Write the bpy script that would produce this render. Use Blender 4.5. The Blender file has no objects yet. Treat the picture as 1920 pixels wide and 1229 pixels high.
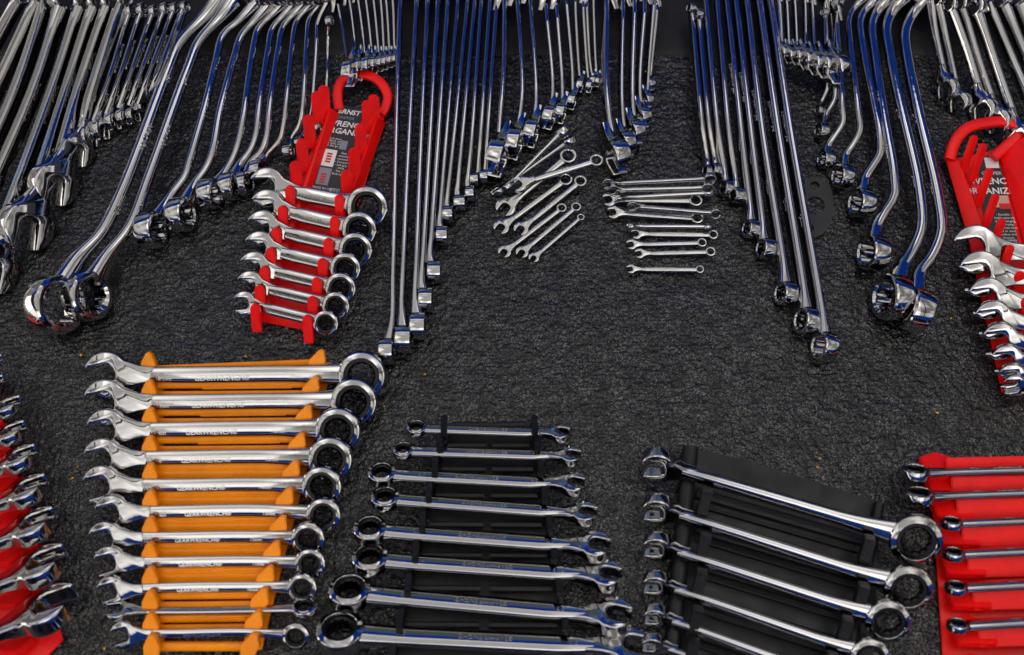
import bpy, bmesh, math, random
import numpy as np
from mathutils import Matrix, Vector
random.seed(7)
sc = bpy.context.scene
col = sc.collection
R_ = math.radians
# ---------------------------------------------------------------- camera
PITCH = R_(66.0); FPX = 2133.0; DIST = 1.0
CAM = np.array([0.0, -math.cos(PITCH) * DIST, math.sin(PITCH) * DIST])
FWD = np.array([0.0, math.cos(PITCH), -math.sin(PITCH)])
UPV = np.array([0.0, math.sin(PITCH), math.cos(PITCH)])
cd = bpy.data.cameras.new('camera'); cam = bpy.data.objects.new('camera', cd); col.objects.link(cam)
cd.sensor_width = 36.0; cd.lens = 36.0 * FPX / 1920.0
cd.clip_start = 0.02; cd.clip_end = 500
cam.location = CAM; cam.rotation_euler = (math.pi / 2 - PITCH, 0, 0)
cd.dof.use_dof = True; cd.dof.focus_distance = 1.03; cd.dof.aperture_fstop = 5.0
sc.camera = cam
# ---------------------------------------------------------------- sky, sun, exposure
SUN_EL, SUN_AZ = R_(50), R_(118)          # sun to the right and a little behind, above the stall canopy
w = bpy.data.worlds.new('World'); sc.world = w; w.use_nodes = True
nt = w.node_tree; bg = nt.nodes['Background']
sky = nt.nodes.new('ShaderNodeTexSky'); sky.sky_type = 'NISHITA'; sky.sun_disc = False
sky.sun_elevation = SUN_EL; sky.sun_rotation = SUN_AZ
sky.air_density = 0.35; sky.dust_density = 0.0; sky.ozone_density = 10.0; sky.altitude = 3000
nt.links.new(sky.outputs[0], bg.inputs[0]); bg.inputs[1].default_value = 0.05
ld = bpy.data.lights.new('sun', 'SUN'); ld.energy = 4.5; ld.angle = R_(0.5); ld.color = (1.0, 0.96, 0.9)
sun = bpy.data.objects.new('sun', ld); col.objects.link(sun)
sd = Vector((math.sin(SUN_AZ) * math.cos(SUN_EL), math.cos(SUN_AZ) * math.cos(SUN_EL), math.sin(SUN_EL)))
sun.rotation_euler = sd.to_track_quat('Z', 'Y').to_euler(); sun.location = sd * 6
sc.view_settings.view_transform = 'Standard'; sc.view_settings.look = 'None'
sc.view_settings.gamma = 1.0; sc.view_settings.exposure = 2.45
# ---------------------------------------------------------------- helpers
def P(px, py, z=0.0):
    """point at height z seen at photo pixel (px, py) of the table"""
    r = FWD + np.array([1.0, 0, 0]) * (px - 960.0) / FPX + UPV * (614.5 - py) / FPX
    t = (z - CAM[2]) / r[2]
    return CAM + r * t
def mpp(px, py, z=0.0):
    r = FWD + UPV * (614.5 - py) / FPX
    return (z - CAM[2]) / r[2] / FPX
def nrm(v):
    v = np.asarray(v, float); return v / np.linalg.norm(v)
def frame(x, z):
    z = nrm(z); x = np.asarray(x, float); x = nrm(x - z * x.dot(z)); y = np.cross(z, x)
    return x, y, z
def mat4(x, y, z, o):
    return Matrix(((x[0], y[0], z[0], o[0]), (x[1], y[1], z[1], o[1]), (x[2], y[2], z[2], o[2]), (0, 0, 0, 1)))
def tag(o, label=None, cat=None, group=None, kind=None):
    if label: o['label'] = label
    if cat: o['category'] = cat
    if group: o['group'] = group
    if kind: o['kind'] = kind
    return o
def link(name, me, m, parent=None, mw=None):
    o = bpy.data.objects.new(name, me); col.objects.link(o)
    if m is not None:
        if not me.materials: me.materials.append(m)
        if me.materials[0] != m:
            o.material_slots[0].link = 'OBJECT'; o.material_slots[0].material = m
    if parent is not None: o.parent = parent
    if mw is not None: o.matrix_local = mw
    return o
def mesh(name, v, f, smooth=True, angle=35):
    me = bpy.data.meshes.new(name); me.from_pydata([tuple(map(float, q)) for q in v], [], f); me.update()
    bm = bmesh.new(); bm.from_mesh(me); bmesh.ops.recalc_face_normals(bm, faces=bm.faces); bm.to_mesh(me); bm.free()
    if smooth:
        me.shade_smooth()
        if angle: me.set_sharp_from_angle(angle=R_(angle))
    return me
def empty(name, M):
    o = bpy.data.objects.new(name, None); o.empty_display_size = 0.01; col.objects.link(o); o.matrix_world = M
    return o
ORD = ['first', 'second', 'third', 'fourth', 'fifth', 'sixth', 'seventh', 'eighth', 'ninth', 'tenth', 'eleventh', 'twelfth', 'thirteenth', 'fourteenth', 'fifteenth']
# ---------------------------------------------------------------- materials
def pmat(name, base, rough=0.4, metal=0.0, spec=0.5):
    m = bpy.data.materials.new(name); m.use_nodes = True
    b = m.node_tree.nodes['Principled BSDF']
    b.inputs['Base Color'].default_value = (*base, 1); b.inputs['Roughness'].default_value = rough
    b.inputs['Metallic'].default_value = metal; b.inputs['Specular IOR Level'].default_value = spec
    return m, m.node_tree, b
def noise(t, scale, detail=3, coord=None, rough=0.5):
    n = t.nodes.new('ShaderNodeTexNoise'); n.inputs['Scale'].default_value = scale
    n.inputs['Detail'].default_value = detail; n.inputs['Roughness'].default_value = rough
    if coord is not None: t.links.new(coord, n.inputs['Vector'])
    return n
def ramp(t, src, a, b, lo=0.0, hi=1.0):
    r = t.nodes.new('ShaderNodeMapRange'); r.inputs['From Min'].default_value = a; r.inputs['From Max'].default_value = b
    r.inputs['To Min'].default_value = lo; r.inputs['To Max'].default_value = hi
    t.links.new(src, r.inputs['Value']); return r.outputs[0]
def math_n(t, op, a, b):
    n = t.nodes.new('ShaderNodeMath'); n.operation = op
    for i, s in enumerate((a, b)):
        if isinstance(s, (int, float)): n.inputs[i].default_value = s
        else: t.links.new(s, n.inputs[i])
    return n.outputs[0]
def metal(name, base, rlo, rhi, bump=0.02):
    m, t, b = pmat(name, base, rlo, 1.0)
    g = t.nodes.new('ShaderNodeNewGeometry')
    n = noise(t, 90, 4, g.outputs['Position'], 0.6)
    t.links.new(ramp(t, n.outputs[0], 0.35, 0.75, rlo, rhi), b.inputs['Roughness'])
    n2 = noise(t, 160, 2, g.outputs['Position'])
    bp = t.nodes.new('ShaderNodeBump'); bp.inputs['Strength'].default_value = bump; bp.inputs['Distance'].default_value = 0.004
    t.links.new(n2.outputs[0], bp.inputs['Height']); t.links.new(bp.outputs[0], b.inputs['Normal'])
    return m
CHROME = metal('chrome', (0.43, 0.425, 0.42), 0.035, 0.11, 0.012)
SATIN = metal('satin_chrome', (0.45, 0.445, 0.435), 0.15, 0.28, 0.05)
DARKST = metal('dark_steel', (0.16, 0.155, 0.15), 0.22, 0.40, 0.03)
GEAR = metal('black_gear_steel', (0.022, 0.022, 0.024), 0.25, 0.45, 0.03)
def plastic(name, base, rough, spec=0.5):
    m, t, b = pmat(name, base, rough, 0.0, spec)
    g = t.nodes.new('ShaderNodeNewGeometry')
    n = noise(t, 900, 2, g.outputs['Position']); n3 = noise(t, 60, 3, g.outputs['Position'])
    bp = t.nodes.new('ShaderNodeBump'); bp.inputs['Strength'].default_value = 0.12; bp.inputs['Distance'].default_value = 0.0005
    t.links.new(n.outputs[0], bp.inputs['Height']); t.links.new(bp.outputs[0], b.inputs['Normal'])
    t.links.new(ramp(t, n3.outputs[0], 0.3, 0.7, rough - 0.08, rough + 0.12), b.inputs['Roughness'])
    n4 = noise(t, 35, 4, g.outputs['Position'], 0.65); n5 = noise(t, 420, 3, g.outputs['Position'], 0.7)
    k = math_n(t, 'MULTIPLY', ramp(t, n4.outputs[0], 0.30, 0.55, 0.84, 1.0), ramp(t, n5.outputs[0], 0.26, 0.36, 0.75, 1.0))   # handling grime and scuffs
    vm = t.nodes.new('ShaderNodeVectorMath'); vm.operation = 'SCALE'; vm.inputs[0].default_value = base; t.links.new(k, vm.inputs['Scale'])
    t.links.new(vm.outputs[0], b.inputs['Base Color'])
    return m
RED = plastic('red_plastic', (0.90, 0.005, 0.004), 0.38, 0.33)
ORANGE = plastic('orange_plastic', (1.0, 0.30, 0.001), 0.38, 0.3)
BLACKP = plastic('black_plastic', (0.007, 0.007, 0.008), 0.42, 0.3)
BOARDM = plastic('black_board', (0.006, 0.006, 0.007), 0.5, 0.3)
GASKET = plastic('gasket_grey', (0.020, 0.020, 0.020), 0.45, 0.4)
CARD = pmat('card_black', (0.015, 0.014, 0.016), 0.35)[0]
WHITE = pmat('print_white', (0.75, 0.74, 0.72), 0.5)[0]
INKRED = pmat('print_red', (0.55, 0.02, 0.015), 0.5)[0]
INKGREY = pmat('print_grey', (0.22, 0.23, 0.30), 0.5)[0]
SKIN = pmat('print_skin', (0.60, 0.34, 0.24), 0.5)[0]
ORK = pmat('crumb_yellow', (0.75, 0.38, 0.02), 0.6)[0]
def make_mat_material():
    m, t, b = pmat('rubber_mat', (0.02, 0.02, 0.021), 0.4, 0.0, 0.5)
    g = t.nodes.new('ShaderNodeNewGeometry'); pos = g.outputs['Position']
    n2 = noise(t, 60, 3, pos); n3 = noise(t, 7, 3, pos); n4 = noise(t, 520, 2, pos)
    bp = t.nodes.new('ShaderNodeBump'); bp.inputs['Strength'].default_value = 0.6; bp.inputs['Distance'].default_value = 0.0016
    t.links.new(n4.outputs[0], bp.inputs['Height']); t.links.new(bp.outputs[0], b.inputs['Normal'])
    n5 = noise(t, 640, 2, pos, 0.6); shine = math_n(t, 'MULTIPLY', ramp(t, n5.outputs[0], 0.44, 0.66), ramp(t, n2.outputs[0], 0.30, 0.65, 0.25, 0.9))
    t.links.new(ramp(t, shine, 0, 1, 0.30, 0.13), b.inputs['Roughness'])
    t.links.new(ramp(t, shine, 0, 1, 1.34, 2.1), b.inputs['IOR'])
    cr = t.nodes.new('ShaderNodeValToRGB'); e = cr.color_ramp.elements
    e[0].position = 0.35; e[0].color = (0.003, 0.003, 0.0031, 1); e[1].position = 0.72; e[1].color = (0.008, 0.0075, 0.0072, 1)
    t.links.new(n3.outputs[0], cr.inputs[0]); t.links.new(cr.outputs[0], b.inputs['Base Color'])
    return m
MATM = make_mat_material()
# ---------------------------------------------------------------- the setting
def box_obj(name, lo, hi, m, kind='structure', parent=None):
    x0, y0, z0 = lo; x1, y1, z1 = hi
    v = [(x0, y0, z0), (x1, y0, z0), (x1, y1, z0), (x0, y1, z0), (x0, y0, z1), (x1, y0, z1), (x1, y1, z1), (x0, y1, z1)]
    f = [(0, 3, 2, 1), (4, 5, 6, 7), (0, 1, 5, 4), (1, 2, 6, 5), (2, 3, 7, 6), (3, 0, 4, 7)]
    o = link(name, mesh(name, v, f, False), m, parent)
    if kind: o['kind'] = kind
    return o
YB = P(960, 100)[1]
def make_mat():
    """one rubber sheet with a pebbled, slightly woven relief; fine mesh where the camera looks"""
    rg = np.random.default_rng(5); st = 0.00115
    xs = np.concatenate([[-0.95], np.arange(-0.60, 0.60, st), [0.95]]); ys = np.concatenate([[-0.62], np.arange(-0.32, YB + 0.012, st)])
    X, Y = np.meshgrid(xs, ys)
    def vn(sx, sy, seed, ox=0.0):
        r = np.random.default_rng(seed); T = r.random((512, 512)); u = X / sx + 300 + ox; w_ = Y / sy + 300
        iu = np.floor(u).astype(int); iw = np.floor(w_).astype(int); fu = u - iu; fw = w_ - iw; fu = fu * fu * (3 - 2 * fu); fw = fw * fw * (3 - 2 * fw)
        g = lambda a, b_: T[b_ % 512, a % 512]
        return (g(iu, iw) * (1 - fu) + g(iu + 1, iw) * fu) * (1 - fw) + (g(iu, iw + 1) * (1 - fu) + g(iu + 1, iw + 1) * fu) * fw
    wx = (vn(.05, .05, 1) - .5) * 6
    h = vn(.0040, .0030, 2, wx) * .7 + vn(.0024, .0021, 3) * 1.5 + vn(.010, .007, 4) * .6 + vn(.04, .03, 6) * .8
    weave = np.abs(np.sin(Y / .0034 * math.pi + 2.5 * vn(.03, .03, 7) + 1.2 * vn(.009, .009, 8)))
    h += .42 * weave * (.3 + vn(.07, .07, 9))
    Z = -0.0009 + (h - h.mean()) * MAT_AMP; Z = np.minimum(Z, 0.0002)
    nx, ny = len(xs), len(ys); co = np.stack([X, Y, Z], 2).reshape(-1, 3)
    me = bpy.data.meshes.new('mat'); a = (np.arange(ny - 1)[:, None] * nx + np.arange(nx - 1)[None, :]).ravel()
    q = np.stack([a, a + 1, a + nx + 1, a + nx], 1).astype(np.int32)
    me.vertices.add(len(co)); me.vertices.foreach_set('co', co.ravel()); me.loops.add(q.size); me.loops.foreach_set('vertex_index', q.ravel())
    me.polygons.add(len(q)); me.polygons.foreach_set('loop_start', np.arange(0, q.size, 4, dtype=np.int32)); me.update(calc_edges=True); me.shade_smooth()
    o = link('mat', me, MATM); o['kind'] = 'structure'
MAT_AMP = 0.00088
make_mat()
def make_board():
    xs = np.linspace(-0.95, 0.95, 240); pr = [(-.004, -.004), (-.002, -.0004), (0, .0006), (.003, .0013), (.007, .0016), (.25, .0016), (.5, .0016)]
    v = []; f = []
    for y, z in pr:
        for x in xs: v.append((x, YB + y + (0.0016 * math.sin(x * 31) + 0.001 * math.sin(x * 83 + 1) + .0006 * math.sin(x * 211) if y < .1 else 0), z + .0004 * math.sin(x * 47 + y * 30)))
    n = len(xs)
    for j in range(len(pr) - 1):
        for i in range(n - 1): f.append((j * n + i, j * n + i + 1, (j + 1) * n + i + 1, (j + 1) * n + i))
    o = link('board', mesh('board', v, f, True, 0), BOARDM); o['kind'] = 'structure'
make_board()
box_obj('ground', (-60, -60, -0.86), (60, 60, -0.8), pmat('asphalt', (0.05, 0.05, 0.05), 0.9)[0])
CZ = 1.75; CY0, CY1 = -2.6, 1.35
def canopy():
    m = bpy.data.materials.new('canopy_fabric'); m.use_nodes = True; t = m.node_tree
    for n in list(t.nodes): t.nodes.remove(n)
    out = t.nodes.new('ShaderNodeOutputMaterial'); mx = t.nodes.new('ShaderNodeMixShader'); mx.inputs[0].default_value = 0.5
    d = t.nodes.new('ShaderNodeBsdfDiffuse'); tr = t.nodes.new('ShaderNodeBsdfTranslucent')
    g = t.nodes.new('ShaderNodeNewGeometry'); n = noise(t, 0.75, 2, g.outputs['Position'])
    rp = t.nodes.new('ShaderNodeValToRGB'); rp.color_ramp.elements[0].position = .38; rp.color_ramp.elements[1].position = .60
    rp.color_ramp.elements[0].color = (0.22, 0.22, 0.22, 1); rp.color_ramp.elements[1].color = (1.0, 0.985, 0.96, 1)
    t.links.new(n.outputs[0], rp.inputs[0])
    sx = t.nodes.new('ShaderNodeSeparateXYZ'); t.links.new(g.outputs['Position'], sx.inputs[0])      # invented brighter middle strip, shaped to lay a sheen on the mat's centre
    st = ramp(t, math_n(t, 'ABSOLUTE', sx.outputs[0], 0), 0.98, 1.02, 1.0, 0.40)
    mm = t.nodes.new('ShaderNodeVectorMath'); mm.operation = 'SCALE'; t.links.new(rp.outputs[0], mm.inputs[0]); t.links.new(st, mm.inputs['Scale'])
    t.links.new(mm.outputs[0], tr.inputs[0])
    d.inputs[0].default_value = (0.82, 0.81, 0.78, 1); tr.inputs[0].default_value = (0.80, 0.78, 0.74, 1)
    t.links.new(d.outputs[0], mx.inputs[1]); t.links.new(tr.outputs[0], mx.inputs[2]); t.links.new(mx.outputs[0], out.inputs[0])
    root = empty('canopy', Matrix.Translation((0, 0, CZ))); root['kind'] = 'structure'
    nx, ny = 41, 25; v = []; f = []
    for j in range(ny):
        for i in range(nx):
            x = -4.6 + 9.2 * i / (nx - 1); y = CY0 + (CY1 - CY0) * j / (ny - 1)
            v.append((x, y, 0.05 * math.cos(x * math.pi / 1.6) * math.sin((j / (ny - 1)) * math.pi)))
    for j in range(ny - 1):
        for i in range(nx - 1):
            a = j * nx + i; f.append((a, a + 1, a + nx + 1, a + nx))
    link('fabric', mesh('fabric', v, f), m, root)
    mb = bpy.data.materials.new('canopy_blue_fabric'); mb.use_nodes = True; t = mb.node_tree
    for n in list(t.nodes): t.nodes.remove(n)
    out = t.nodes.new('ShaderNodeOutputMaterial'); mx = t.nodes.new('ShaderNodeMixShader'); mx.inputs[0].default_value = 0.6
    d = t.nodes.new('ShaderNodeBsdfDiffuse'); tr = t.nodes.new('ShaderNodeBsdfTranslucent')
    d.inputs[0].default_value = (0.007, 0.034, 0.20, 1); tr.inputs[0].default_value = (0.004, 0.027, 0.20, 1)
    t.links.new(d.outputs[0], mx.inputs[1]); t.links.new(tr.outputs[0], mx.inputs[2]); t.links.new(mx.outputs[0], out.inputs[0])
    def fab(nm, dc, tc):
        mm = mb.copy(); mm.name = nm
        for n in mm.node_tree.nodes:
            if n.type == 'BSDF_DIFFUSE': n.inputs[0].default_value = (*dc, 1)
            if n.type == 'BSDF_TRANSLUCENT': n.inputs[0].default_value = (*tc, 1)
        return mm
    navy = fab('canopy_navy_fabric', (0.008, 0.02, 0.08), (0.003, 0.014, 0.085)); pale = fab('canopy_pale_fabric', (0.7, 0.69, 0.67), (0.5, 0.49, 0.47)); grey = fab('canopy_grey_fabric', (0.05, 0.05, 0.055), (0.012, 0.013, 0.018))  # unseen rear and side slopes, cloth darkened so the chrome reflects them dimly
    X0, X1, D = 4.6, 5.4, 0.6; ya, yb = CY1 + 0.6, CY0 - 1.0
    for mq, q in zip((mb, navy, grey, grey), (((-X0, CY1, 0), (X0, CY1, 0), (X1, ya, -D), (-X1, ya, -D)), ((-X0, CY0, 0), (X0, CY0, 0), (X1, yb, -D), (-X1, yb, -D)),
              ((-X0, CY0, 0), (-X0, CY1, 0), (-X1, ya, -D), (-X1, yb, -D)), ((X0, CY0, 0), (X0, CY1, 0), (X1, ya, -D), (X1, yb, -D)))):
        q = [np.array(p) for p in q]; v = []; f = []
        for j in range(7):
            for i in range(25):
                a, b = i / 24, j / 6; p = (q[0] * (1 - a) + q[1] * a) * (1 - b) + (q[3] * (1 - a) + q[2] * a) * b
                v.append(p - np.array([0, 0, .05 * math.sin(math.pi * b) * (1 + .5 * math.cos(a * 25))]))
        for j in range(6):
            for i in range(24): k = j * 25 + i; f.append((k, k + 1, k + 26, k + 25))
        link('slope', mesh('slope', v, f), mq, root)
    fm = pmat('frame_metal', (0.22, 0.22, 0.22), 0.6, 0.0)[0]  # unseen bars added to draw dark lines in the chrome reflections
    for x in (-1.35, 1.35):
        box_obj('added_frame_bar', (x - 0.04, CY0, -0.09), (x + 0.04, CY1, -0.06), fm, None, root)
    for y in (-1.15,):
        box_obj('added_frame_bar', (-4.6, y - 0.04, -0.125), (4.6, y + 0.04, -0.092), fm, None, root)
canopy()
def surroundings():
    root = empty('walls', Matrix.Identity(4)); root['kind'] = 'structure'  # unseen ring of stall panels, added to darken the chrome's side reflections
    rr = random.Random(3); ms = [pmat('added_stall_cloth', c, 0.8)[0] for c in ((0.02, 0.02, 0.022), (0.05, 0.035, 0.025), (0.03, 0.035, 0.05), (0.05, 0.012, 0.012), (0.06, 0.06, 0.06), (0.015, 0.02, 0.015))]
    pale = [pmat('added_white_reflector', c, 0.8)[0] for c in ((0.78, 0.76, 0.72), (0.62, 0.60, 0.57))]  # pale panels added on the left as reflectors to brighten the ring barrels
    for k in range(22):
        a = 2 * math.pi * k / 22; d = 7.4 + rr.uniform(-.3, .5); h = rr.uniform(2.2, 3.4); wd = rr.uniform(.85, 1.15)
        M = Matrix.Translation((d * math.sin(a), d * math.cos(a), 0)) @ Matrix.Rotation(-a, 4, 'Z')
        o = box_obj('panel', (-wd, -0.3, -0.8), (wd, 0.3, h), (pale[k % 2] if math.sin(a) < -.62 and math.cos(a) < .3 else ms[rr.choice((0, 0, 1, 2, 3, 4, 4, 5))]), None, root); o.matrix_local = M
surroundings()
# ---------------------------------------------------------------- wrench head shapes, in units of the head radius
HC = {}
def lathe_faces(nr, ns):
    f = []
    for k in range(nr):
        for i in range(ns):
            f.append((k * ns + i, k * ns + (i + 1) % ns, ((k + 1) % nr) * ns + (i + 1) % ns, ((k + 1) % nr) * ns + i))
    return f
def box_head(h, rb=0.68):
    key = ('box', round(h, 3), rb)
    if key in HC: return HC[key]
    ns = 48; c = 0.16
    prof = [(rb, h - 0.09, 1), (rb + 0.07, h, 0), (1 - c, h, 0), (1 - c * 0.45, h - c * 0.14, 0), (1 - c * 0.1, h - c * 0.5, 0), (1, h - c, 0), (1.012, 0, 0),
            (1, -h + c, 0), (1 - c * 0.1, -h + c * 0.5, 0), (1 - c * 0.45, -h + c * 0.14, 0), (1 - c, -h, 0), (rb + 0.07, -h, 0), (rb, -h + 0.09, 1)]
    v = []
    for r, z, st in prof:
        for i in range(ns):
            th = 2 * math.pi * i / ns
            q = r
            if st: q = r * (1.0, 0.955, 0.89, 0.955)[i % 4]
            v.append((q * math.cos(th), q * math.sin(th), z))
    HC[key] = mesh('box_head', v, lathe_faces(len(prof), ns), True, 24); return HC[key]
def ratchet_head(h, rb=0.70):
    key = ('rat', round(h, 3), rb)
    if key in HC: return HC[key]
    ns = 48; c = 0.13
    prof = [(rb, h - 0.10), (rb + 0.03, h - 0.02), (rb + 0.05, h), (1 - c, h - .06), (1 - c * 0.45, h - .06 - c * 0.14), (1 - c * 0.1, h - .06 - c * 0.5), (1, h - .06 - c), (1.01, 0),
            (1, -h + .06 + c), (1 - c * 0.1, -h + .06 + c * 0.5), (1 - c * 0.45, -h + .06 + c * 0.14), (1 - c, -h + .06), (rb + 0.05, -h), (rb, -h + 0.1)]
    v = [(r * math.cos(2 * math.pi * i / ns), r * math.sin(2 * math.pi * i / ns), z) for r, z in prof for i in range(ns)]
    HC[key] = mesh('ratchet_head', v, lathe_faces(len(prof), ns), True, 24); return HC[key]
def gear_ring(h, rb=0.70):
    key = ('gear', round(h, 3), rb)
    if key in HC: return HC[key]
    ns = 48; ri = rb * 0.76
    prof = [(ri, h - 0.16, 1), (ri + 0.05, h - 0.07, 0), (rb + 0.01, h - 0.07, 0), (rb + 0.01, -h + 0.07, 0), (ri + 0.05, -h + 0.07, 0), (ri, -h + 0.16, 1)]
    v = []
    for r, z, st in prof:
        for i in range(ns):
            th = 2 * math.pi * i / ns
            q = r * (1.0, 0.95, 0.88, 0.95)[i % 4] if st else r
            v.append((q * math.cos(th), q * math.sin(th), z))
    HC[key] = mesh('ratchet_gear', v, lathe_faces(len(prof), ns), True, 24); return HC[key]
def open_head(h, bratio, sgn, sw=1.0):
    key = ('open', round(h, 3), round(bratio, 2), sgn, sw)
    if key in HC: return HC[key]
    rot = R_(15) * sgn; NW = 0.36
    def rt(p): return (p[0] * math.cos(rot) - p[1] * math.sin(rot), p[0] * math.sin(rot) + p[1] * math.cos(rot))
    up0, up1 = R_(40), R_(147 + 8 * (1 - sw) / .25); pts = []
    pts += [(2.1, NW), (1.75, NW + 0.01), (1.42, NW + 0.06), (1.12, NW + 0.17)]
    n = 13
    for i in range(n):                         # outer edge of the upper jaw
        a0 = up0; a1 = up1 + rot; a = a0 + (a1 - a0) * i / (n - 1)
        r = 1.0 + 0.05 * math.sin(math.pi * i / (n - 1))
        pts.append((r * math.cos(a), r * math.sin(a)))
    slot = [(-0.77, 0.49), (-0.45, 0.48), (0.05, 0.47), (0.22, 0.40), (0.34, 0.22), (0.37, 0.0), (0.34, -0.22), (0.22, -0.40), (0.05, -0.47), (-0.45, -0.48), (-0.77, -0.49)]
    pts += [rt((p[0] - .12 * (1 - sw) / .25 * (p[0] < -.7), p[1] * sw)) for p in slot]
    for i in range(n):
        a0 = -up1 + rot; a1 = -up0; a = a0 + (a1 - a0) * i / (n - 1)
        r = 1.0 + 0.05 * math.sin(math.pi * i / (n - 1))
        pts.append((r * math.cos(a), r * math.sin(a)))
    pts += [(1.12, -NW - 0.17), (1.42, -NW - 0.06), (1.75, -NW - 0.01), (2.1, -NW)]
    pts = np.array(pts); N = len(pts)
    e = np.roll(pts, -1, 0) - pts; e /= np.linalg.norm(e, axis=1)[:, None]
    en = np.stack([-e[:, 1], e[:, 0]], 1)        # inward for a counter-clockwise outline
    vn = en + np.roll(en, 1, 0); vn /= np.linalg.norm(vn, axis=1)[:, None]
    k = 1.0 / np.clip((vn * en).sum(1), 0.6, 1.0)
    vn = vn * k[:, None]
    fac = np.ones(len(pts))
    for q in (rt((-0.80, 0.52)), rt((-0.80, -0.52))): fac = np.minimum(fac, np.clip(np.hypot(pts[:, 0] - q[0], pts[:, 1] - q[1]) / 0.35, 0.4, 1.0))
    vn = vn * fac[:, None]
    def zs(x): return 1.0 - (1.0 - bratio) * min(max((x - 0.55) / 1.3, 0), 1) ** 0.8
    lv = [(0.085, h), (0.04, h - 0.02), (0.012, h - 0.06), (0, h - 0.12), (0, -h + 0.12), (0.012, -h + 0.06), (0.04, -h + 0.02), (0.085, -h)]
    v = []
    for ins, z in lv:
        q = pts + vn * ins
        for p in q: v.append((p[0], p[1], z * zs(p[0])))
    f = []
    for L in range(len(lv) - 1):
        for i in range(N):
            j = (i + 1) % N; f.append((L * N + i, L * N + j, (L + 1) * N + j, (L + 1) * N + i))
    f.append(tuple(range(N))); f.append(tuple(reversed(range((len(lv) - 1) * N, len(lv) * N))))
    me = mesh('open_head', v, f, False)
    bm = bmesh.new(); bm.from_mesh(me); bmesh.ops.triangulate(bm, faces=[q for q in bm.faces if len(q.verts) > 4], ngon_method='EAR_CLIP'); bm.to_mesh(me); bm.free()
    me.shade_smooth(); me.set_sharp_from_angle(angle=R_(38))
    HC[key] = me; return me
# ---------------------------------------------------------------- swept bars
def spline(pts, n=160):
    pts = np.asarray(pts, float)
    if len(pts) == 2:
        return pts[0] + (pts[1] - pts[0]) * np.linspace(0, 1, n)[:, None]
    q = np.vstack([2 * pts[0] - pts[1], pts, 2 * pts[-1] - pts[-2]]); out = []
    T = [0.0]
    for i in range(len(q) - 1): T.append(T[-1] + max(np.linalg.norm(q[i + 1] - q[i]), 1e-6) ** 0.5)
    m = max(int(n / (len(pts) - 1)), 8)
    for i in range(1, len(q) - 2):
        t0, t1, t2, t3 = T[i - 1:i + 3]
        for t in np.linspace(t1, t2, m, endpoint=False):
            A1 = (t1 - t) / (t1 - t0) * q[i - 1] + (t - t0) / (t1 - t0) * q[i]
            A2 = (t2 - t) / (t2 - t1) * q[i] + (t - t1) / (t2 - t1) * q[i + 1]
            A3 = (t3 - t) / (t3 - t2) * q[i + 1] + (t - t2) / (t3 - t2) * q[i + 2]
            B1 = (t2 - t) / (t2 - t0) * A1 + (t - t0) / (t2 - t0) * A2
            B2 = (t3 - t) / (t3 - t1) * A2 + (t - t1) / (t3 - t1) * A3
            out.append((t2 - t) / (t2 - t1) * B1 + (t - t1) / (t2 - t1) * B2)
    out.append(pts[-1]); return np.array(out)
class Path:
    def __init__(s, pts):
        s.p = spline(pts); d = np.linalg.norm(np.diff(s.p, axis=0), axis=1); s.s = np.concatenate([[0], np.cumsum(d)]); s.L = s.s[-1]
    def at(s, u):
        return np.array([np.interp(u, s.s, s.p[:, k]) for k in range(3)])
    def tan(s, u):
        e = s.L * 0.012; return nrm(s.at(min(u + e, s.L)) - s.at(max(u - e, 0)))
def sweep(name, stations, ns=16, ex=3.2, cap=True):
    """stations: (centre, Y, Z, half width, half thickness)"""
    v = []; f = []
    for c, Y, Z, a, b in stations:
        for i in range(ns):
            th = 2 * math.pi * (i + 0.5) / ns; cs, sn = math.cos(th), math.sin(th)
            r = (abs(cs) ** ex + abs(sn) ** ex) ** (-1 / ex)
            v.append(c + Y * (a * r * cs) + Z * (b * r * sn))
    n = len(stations)
    for k in range(n - 1):
        for i in range(ns):
            j = (i + 1) % ns; f.append((k * ns + i, k * ns + j, (k + 1) * ns + j, (k + 1) * ns + i))
    if cap: f.append(tuple(range(ns))); f.append(tuple(range((n - 1) * ns, n * ns)))
    return mesh(name, v, f, True, 60)
TC = {}
def text_mesh(s, shear=0.0, bold=0.0):
    key = (s, shear, bold)
    if key in TC: return TC[key]
    c = bpy.data.curves.new('marking', 'FONT'); c.body = s; c.size = 1.0; c.align_x = 'CENTER'; c.align_y = 'CENTER'
    c.resolution_u = 2; c.extrude = 0.07; c.shear = shear; c.offset = bold
    o = bpy.data.objects.new('tmp', c)
    me = bpy.data.meshes.new_from_object(o); me.name = 'marking'; me.materials.clear()
    bpy.data.objects.remove(o); bpy.data.curves.remove(c)
    TC[key] = me; return me
NW_ = [0]
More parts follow.
